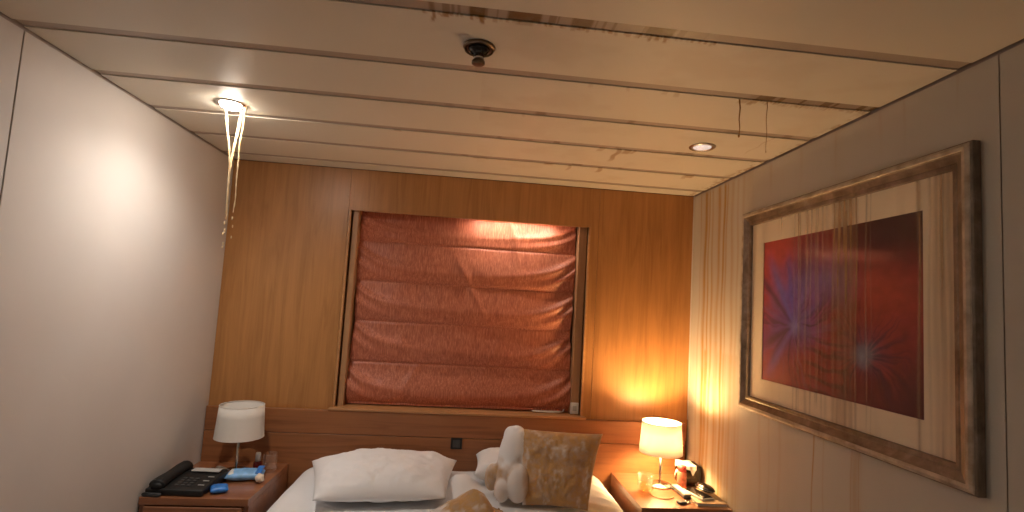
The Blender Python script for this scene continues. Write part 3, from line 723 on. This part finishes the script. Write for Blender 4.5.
p1.location = (-0.325, 2.455, 0.596); p1.rotation_euler = (math.radians(2.5), math.radians(0), math.radians(6))
tag(p1, 'plump clean white pillow on the side of the bed nearer the telephone', 'pillow')
p2 = pillow_mesh('white_pillow', 0.56, 0.27, 0.125, M['linen'], None, 5, 0.06, 0.005, pw=5)
p2.location = (0.372, 2.625, 0.616); p2.rotation_euler = (math.radians(4), 0, math.radians(-3))
tag(p2, 'white pillow lying flat behind the brown-stained pillow', 'pillow')

# stained pillow: thick slip, open end at the left with the inner pillow bulging out
sp_ = empty('stained_pillow', (0.43, 2.40, 0.550), math.radians(-9))
def pst(U, V):
    n = fbm(U*5, V*5, 8); m = fbm(U*14, V*10, 3)
    s = 1.25-0.40*sstep(0.55, 0.8, m)-0.35*fbm(U*22, V*3, 5)-0.30*np.exp(-((U-0.52)/0.12)**2-((V-0.68)/0.14)**2)
    return s*sstep(0.0, 0.10, U+0.10*(n-0.5))
body = pillow_mesh('pillow_body', 0.355, 0.335, 0.15, M['linen_stain'], sp_, 7, 0.07, 0.011, pst, pw=3.0, taper=0.20)
body.location = (0.028, -0.045, 0.146); body.rotation_euler = (math.radians(60), 0, 0)
def lp(px, py, y):
    p = Vector(on_y(px, py, y))-Vector(sp_.location); p.rotate(Matrix.Rotation(-sp_.rotation_euler.z, 3, 'Z')); return p
LOBES = [(lp(513, 461, 2.42), (0.072, 0.085, 0.160), (-14, 4)), (lp(492, 477, 2.43), (0.034, 0.050, 0.060), (0, 0)), (lp(502, 489, 2.325), (0.036, 0.055, 0.054), (0, 0)), (lp(518, 484, 2.315), (0.050, 0.060, 0.080), (-6, 0)), (lp(524, 463, 2.41), (0.045, 0.07, 0.125), (-14, 8)), (lp(511, 437, 2.46), (0.036, 0.05, 0.05), (0, 0)), (lp(508, 477, 2.36), (0.05, 0.06, 0.075), (0, 0))]
bm = bmesh.new()
for c, r, (ra, rb2) in LOBES:
    b2 = bmesh.new(); bmesh.ops.create_icosphere(b2, subdivisions=4, radius=1)
    mt = Matrix.Translation(c) @ Matrix.Rotation(math.radians(ra), 4, 'X') @ Matrix.Rotation(math.radians(rb2), 4, 'Y') @ Matrix.Diagonal((*r, 1))
    for v in b2.verts: v.co = mt @ Vector([math.copysign(abs(q)**0.92, q) for q in v.co])
    me = bpy.data.meshes.new('tmp'); b2.to_mesh(me); b2.free(); bm.from_mesh(me); bpy.data.meshes.remove(me)
tmp = bm_obj('tmp_lobes', bm, None)
md = tmp.modifiers.new('r', 'REMESH'); md.mode = 'VOXEL'; md.voxel_size = 0.0065
md = tmp.modifiers.new('s', 'SMOOTH'); md.factor = 0.5; md.iterations = 11
me = bpy.data.meshes.new_from_object(tmp.evaluated_get(bpy.context.evaluated_depsgraph_get()))
bpy.data.objects.remove(tmp)
co = np.array([v.co[:] for v in me.vertices]); f_ = np.array(LOBES[3][0]); g_ = np.array(LOBES[2][0]); h_ = np.array(LOBES[0][0])
X_, Z_ = co[:, 0], co[:, 2]; nn = fbm(X_*26, Z_*26, 4); n3 = fbm(X_*70, Z_*30, 6)
stn = sstep(0.02, -0.05, (Z_-h_[2])+0.10*(nn-0.5)-0.01)*(0.55+0.6*n3)
for q, rx, rz in ((f_, 0.050, 0.085), (g_, 0.034, 0.055)):
    stn = np.minimum(stn, 0.22+0.75*sstep(0.85, 1.1, np.hypot((X_-q[0])/rx, (Z_-q[2])/rz)))
stn = np.maximum(stn, 0.75*sstep(h_[0]+0.035, h_[0]+0.075, X_+0.03*(nn-0.5)))
a = me.attributes.new('stain', 'FLOAT', 'POINT'); a.data.foreach_set('value', np.clip(stn, 0, 1).astype(np.float32))
me.materials.clear()
se = link('slip_end', me, M['linen_stain'], sp_, True)
se['label'] = 'white open end of the pillow slip with bulging folds'
tag(sp_, 'soaked brown-stained pillow propped up with its white slip end open', 'pillow')
# crumpled stained towel at the front of the bed
def towel_fn(U, V):
    u = U*2-1; v = V*2-1; r = np.clip(np.hypot(u, v), 0, 1.2)
    n = fbm(u*1.7+4, v*1.7, 9)
    z = 0.10*np.clip(1-r**2, 0, 1)*(0.30+0.5*n+0.45*np.exp(-((u-0.25+0.5*v)/0.28)**2))+0.006*np.sin(u*8+v*5+n*6)*np.clip(1-r, 0, 1)
    k = 1+0.28*(fbm(u*2.2+9, v*2.2+5, 31)-0.5)
    return u*np.sqrt(1-0.5*v*v)*0.16*k, v*np.sqrt(1-0.5*u*u)*0.15*k, np.maximum(z, 0.0)+0.006
tw = grid('crumpled_towel', 60, 60, towel_fn, M['linen_stain'], None, {'stain': lambda U, V: 0.35+0.9*sstep(0.35, 0.6, fbm(U*5, V*5, 13))})
tw.location = (0.055, 2.135, 0.552)
md = tw.modifiers.new('thick', 'SOLIDIFY'); md.thickness = 0.006; md.offset = -1
tag(tw, 'crumpled brown-stained cloth heap in front of the pillows', 'towel')

# ------------------------------------------------------------------ things on the left nightstand
ph = empty('desk_telephone', (-1.143, 2.412, NZ), math.radians(-3)); ph.scale = (1.05, 0.86, 0.84)
bm = bmesh.new(); add_box(bm, (-0.115, -0.12, 0), (0.105, 0.125, 0.045), 0.008, 3)
for v in bm.verts:
    if v.co.z > 0.02: v.co.z += 0.028*(v.co.y+0.12)/0.245-0.012
bm_obj('base', bm, M['black'], ph, True)
hs = bmesh.new(); pts = catmull([(-0.074, -0.112, 0.046), (-0.074, -0.07, 0.056), (-0.074, 0.0, 0.062), (-0.074, 0.07, 0.068), (-0.074, 0.122, 0.066)], 5)
add_tube(hs, pts, [0.024+0.006*abs(math.cos(math.pi*i/(len(pts)-1)))**2 for i in range(len(pts))], 14)
h_ = bm_obj('handset', hs, M['black'], ph, True)
lathe('earpiece', [(0, 0.03), (0.024, 0.03), (0.029, 0.020), (0.029, 0.0), (0, 0.0)], M['black'], h_, 24, loc=(-0.074, -0.095, 0.030))
lathe('mouthpiece', [(0, 0.03), (0.024, 0.03), (0.029, 0.020), (0.029, 0.0), (0, 0.0)], M['black'], h_, 24, loc=(-0.074, 0.10, 0.044))
box('display', (-0.025, 0.062, 0.0), (0.09, 0.100, 0.004), M['lgrey'], ph, 0.001, 1, loc=(0, 0, 0.054), rot=(math.radians(6.5), 0, 0))
kme = None
for r_ in range(4):
    for c_ in range(3):
        k = box('key', (-0.008, -0.006, 0), (0.008, 0.006, 0.005), M['dgrey'], ph, 0.0015, 1) if kme is None else link('key', kme, None, ph)
        kme = k.data; k.location = (-0.015+c_*0.024, -0.075+r_*0.024, 0.038+0.0027*(r_)); k.rotation_euler = (math.radians(6.5), 0, 0)
sme = None
for r_ in range(3):
    k = box('label_strip', (-0.012, -0.003, 0), (0.012, 0.003, 0.0025), M['lgrey'], ph) if sme is None else link('label_strip', sme, None, ph)
    sme = k.data; k.location = (0.078, -0.07+r_*0.045, 0.0405+0.0051*r_); k.rotation_euler = (math.radians(6.5), 0, 0)
co = []
for i in range(260):
    a = i*0.55; q = i/259; co.append((-0.105+0.012*math.cos(a)+0.05*q, -0.118-0.016+0.006*math.sin(a)*0.8, 0.010+0.007*math.sin(a)))
tube('coiled_cord', [Vector(p)+Vector((0, 0.0, 0)) for p in co], 0.0022, M['black'], ph, 5)
tag(ph, 'black desk telephone with handset and keypad on the nightstand', 'telephone')

wp = empty('wipes_pack', tuple(on_z(245, 479, NZ)), math.radians(12))
def packfn(sg, L=0.075, Wd=0.045, H=0.036):
    def f(U, V):
        u = U*2-1; v = V*2-1; b = np.clip(1-u**4, 0, 1)**0.6*np.clip(1-v**4, 0, 1)**0.6
        return u*L, v*Wd, H/2+sg*H/2*b*(0.85+0.3*fbm(u*3, v*3, 5))
    return f
def pack(name, L, Wd, H, mat, parent):
    a = grid(name, 34, 26, packfn(1, L, Wd, H), mat, parent); b = grid('x', 34, 26, packfn(-1, L, Wd, H), mat, parent)
    bm = bmesh.new(); bm.from_mesh(a.data); bm.from_mesh(b.data); bmesh.ops.remove_doubles(bm, verts=bm.verts[:], dist=1e-5)
    zmin = min(v.co.z for v in bm.verts)
    for v in bm.verts: v.co.z -= zmin
    bmesh.ops.recalc_face_normals(bm, faces=bm.faces[:]); bm.to_mesh(a.data); bm.free(); me = b.data; bpy.data.objects.remove(b); bpy.data.meshes.remove(me)
    a.data.polygons.foreach_set('use_smooth', [True]*len(a.data.polygons)); return a
pb_ = pack('packet', 0.078, 0.048, 0.040, M['lblue'], wp)
box('white_end_band', (-0.070, -0.040, 0.012), (-0.036, 0.040, 0.0395), M['white_plastic'], wp, 0.012, 3)
pack('purple_flap', 0.014, 0.055, 0.012, M['blue'], wp).location = (0.058, 0.012, 0.030)
tag(wp, 'pale blue and white soft plastic packet beside the telephone', 'packet')
bp = pack('blue_packet', 0.034, 0.034, 0.028, M['blue'], None); q = on_z(219, 492, NZ); bp.location = tuple(q); bp.rotation_euler = (0, 0, math.radians(25))
tag(bp, 'small bright blue packet lying in front of the telephone', 'packet')
cb = bmesh.new(); bmesh.ops.create_icosphere(cb, subdivisions=3, radius=0.019)
for v in cb.verts: v.co *= 1+0.14*math.sin(v.co.x*300)*math.sin(v.co.z*260+1)+0.1*math.sin(v.co.y*210)
zm = min(v.co.z for v in cb.verts)
for v in cb.verts: v.co.z -= zm
cbo = bm_obj('tissue_ball', cb, plain('cream_tissue', (0.78, 0.66, 0.52), 0.9), None, True, tuple(on_z(259, 483, NZ)))
tag(cbo, 'small crumpled cream tissue ball beside the blue packet', 'tissue')
tb = empty('cream_tube', tuple(on_z(222, 471, NZ)), math.radians(-30))
tube('tube_body', [(-0.035, 0, 0.011), (-0.02, 0, 0.011), (0.02, 0, 0.010), (0.03, 0, 0.009)], [0.008, 0.010, 0.010, 0.008], M['white_plastic'], tb, 14)
tube('tube_cap', [(0.030, 0, 0.009), (0.046, 0, 0.009)], [0.0075, 0.007], M['lgrey'], tb, 14)
tag(tb, 'slim white cosmetic tube lying behind the telephone', 'tube')
rbt = empty('nail_bottle', tuple(on_z(257, 470, NZ)))
lathe('bottle', [(0, 0), (0.017, 0), (0.019, 0.004), (0.019, 0.036), (0.012, 0.042), (0.009, 0.045), (0, 0.045)], M['red_glass'], rbt, 24)
lathe('cap', [(0, 0.044), (0.0125, 0.044), (0.0125, 0.076), (0.010, 0.083), (0, 0.084)], M['white_plastic'], rbt, 20)
tag(rbt, 'small dark red bottle with a white cap beside the unlit lamp', 'bottle')
def tumbler(px, py, r, h, label, liquid=0.0):
    e = empty('drinking_glass', tuple(on_z(px, py, NZ)))
    lathe('glass_body', [(0, 0), (r*0.86, 0), (r*0.9, 0.004), (r, h), (r-0.0025, h), (r*0.9-0.003, 0.010), (0, 0.008)], M['glass'], e, 32)
    if liquid: lathe('liquid', [(0, 0.0085), (r*0.9-0.004, 0.0105), (r*0.95-0.004, liquid), (0, liquid)], M['liquid'], e, 28)
    return tag(e, label, 'glass')
tumbler(269.5, 471, 0.036, 0.085, 'empty clear drinking glass at the edge of the telephone nightstand')

# ------------------------------------------------------------------ things on the right nightstand
tumbler(644.5, 493, 0.038, 0.090, 'clear glass half full of amber liquid beside the glowing lamp', 0.046)
tube_pts = [(*on_z(px, py, NZ)[:2], NZ+0.003) for px, py in [(655.5, 488.5), (651, 490), (652, 496), (660, 499), (668, 499.5), (674, 498)]]
cable = tube('lamp_cable', catmull(tube_pts, 8), 0.0025, plain('clear_cable', (0.34, 0.24, 0.10), 0.35), None, 7)
tag(cable, 'thin lamp cable curling across the nightstand top', 'cable')
pk = empty('pink_capped_bottle', tuple(on_z(681.5, 487.5, NZ)))
lathe('bottle', [(0, 0), (0.022, 0), (0.024, 0.005), (0.024, 0.075), (0.018, 0.083), (0, 0.083)], plain('red_brown_label', (0.36, 0.10, 0.06), 0.4, 0.5, 60), pk, 26)
lathe('cap', [(0, 0.081), (0.021, 0.081), (0.021, 0.106), (0.018, 0.110), (0, 0.110)], M['pink'], pk, 24)
tag(pk, 'small red bottle with pink cap behind the remote control', 'bottle')
bx_ = on_z(696, 487, NZ)
tbx = empty('tissue_box', (1.200, 2.640, NZ), math.radians(-4))
box('box_body', (-0.052, -0.05, 0), (0.052, 0.05, 0.100), M['black_gloss'], tbx, 0.006, 3)
def drape(U, V):
    x = -0.056+0.082*U; s = V
    hang = 0.020+0.062*np.exp(-((U-0.06)/0.16)**2)+0.03*np.exp(-((U-0.78)/0.12)**2)
    y = np.where(s < 0.5, 0.04-0.186*s, -0.0535-0.001*np.sin(U*14)); z = np.where(s < 0.5, 0.1025+0.002*np.sin(U*9+s*8), 0.1025-(s-0.5)*2*hang)
    return x, y, z
dr = grid('tissue', 24, 24, drape, M['cotton'], tbx); md = dr.modifiers.new('t', 'SOLIDIFY'); md.thickness = 0.0012
def drape2(U, V): return -0.0525-0.002*np.sin(V*9), -0.05+0.09*U, 0.103-V*(0.075+0.02*np.sin(U*7))
dr = grid('tissue', 16, 16, drape2, M['cotton'], tbx); md = dr.modifiers.new('t', 'SOLIDIFY'); md.thickness = 0.0012
tag(tbx, 'dark tissue box with white tissue draped over it against the stained wall', 'tissue box')
def slab(name, pa, pb, wdt, th, z, mat):
    a = Vector(on_z(*pa, z)); b = Vector(on_z(*pb, z)); d = b-a; e = empty(name, tuple((a+b)/2), math.atan2(d.y, d.x)); e.location.z = z
    return e, d.length
rc, L = slab('remote_control', (676, 490), (686, 498), 0.045, 0.02, NZ, M['dgrey'])
box('shell', (-L/2-.02, -0.020, 0.0), (L/2+.02, 0.020, 0.020), M['dgrey'], rc, 0.006, 3)
box('silver_face', (-L/2-.014, -0.016, 0.0185), (L/2+.014, 0.016, 0.0225), M['lgrey'], rc, 0.002)
tag(rc, 'slim grey remote control lying beside the pink-capped bottle', 'remote')
nb = empty('notebook', (1.182, 2.415, NZ), math.radians(-2))
box('cover', (-0.070, -0.095, 0), (0.072, 0.10, 0.003), M['beige'], nb); box('pages', (-0.066, -0.092, 0.003), (0.068, 0.098, 0.012), M['cotton'], nb); box('cover', (-0.070, -0.095, 0.012), (0.072, 0.10, 0.015), M['beige'], nb)
tag(nb, 'beige notebook at the wall corner of the nightstand', 'notebook')
NT = NZ+0.0155
gp, L = slab('mobile_phone', (693, 486), (706, 503), 0.05, 0.01, NT, M['black'])
box('case', (-0.072, -0.034, 0.0), (0.072, 0.034, 0.011), M['lgrey'], gp, 0.004, 2); box('screen', (-0.066, -0.029, 0.0105), (0.066, 0.029, 0.0125), M['black_gloss'], gp)
gp.location = (1.155, 2.42, NT); gp.rotation_euler = (0, 0, math.radians(105))
tag(gp, 'silver-edged mobile phone lying on the beige notebook', 'phone')
cs_ = bmesh.new(); bmesh.ops.create_uvsphere(cs_, u_segments=28, v_segments=16, radius=1)
for v in cs_.verts: v.co = Vector((v.co.x*0.060, v.co.y*0.030, (v.co.z*0.020 if v.co.z > 0 else v.co.z*0.016)+0.016))
gc = empty('spectacle_case', (1.200, 2.44, NT), math.radians(105)); gc.location.z = NT+0.0128
bm_obj('case_shell', cs_, M['black_gloss'], gc, True)
tube('hinge_rim', [(0.0602*math.cos(2*math.pi*i/40), 0.0302*math.sin(2*math.pi*i/40), 0.016) for i in range(41)], 0.0012, M['chrome'], gc, 6)
tag(gc, 'glossy black rounded spectacle case on top of the mobile phone', 'case')
ks = empty('key_bunch', tuple(on_z(686, 503, NZ)), 0.3)
tube('key_ring', [(0.014*math.cos(2*math.pi*i/24), 0.014*math.sin(2*math.pi*i/24), 0.003) for i in range(25)], 0.0016, M['chrome'], ks, 6)
box('fob', (-0.045, -0.016, 0), (-0.006, 0.016, 0.012), M['black'], ks, 0.004)
for a in (0.3, -0.5):
    k_ = box('key', (0.010, -0.005, 0.0035), (0.045, 0.005, 0.006), M['chrome'], ks, 0.001, 1); k_.rotation_euler = (0, 0, a)
    lathe('key_head', [(0, 0.003), (0.010, 0.003), (0.010, 0.0062), (0, 0.0062)], M['chrome'], k_, 16, (0.012, 0, 0))
tag(ks, 'bunch of dark keys at the front of the glowing-lamp nightstand', 'keys')
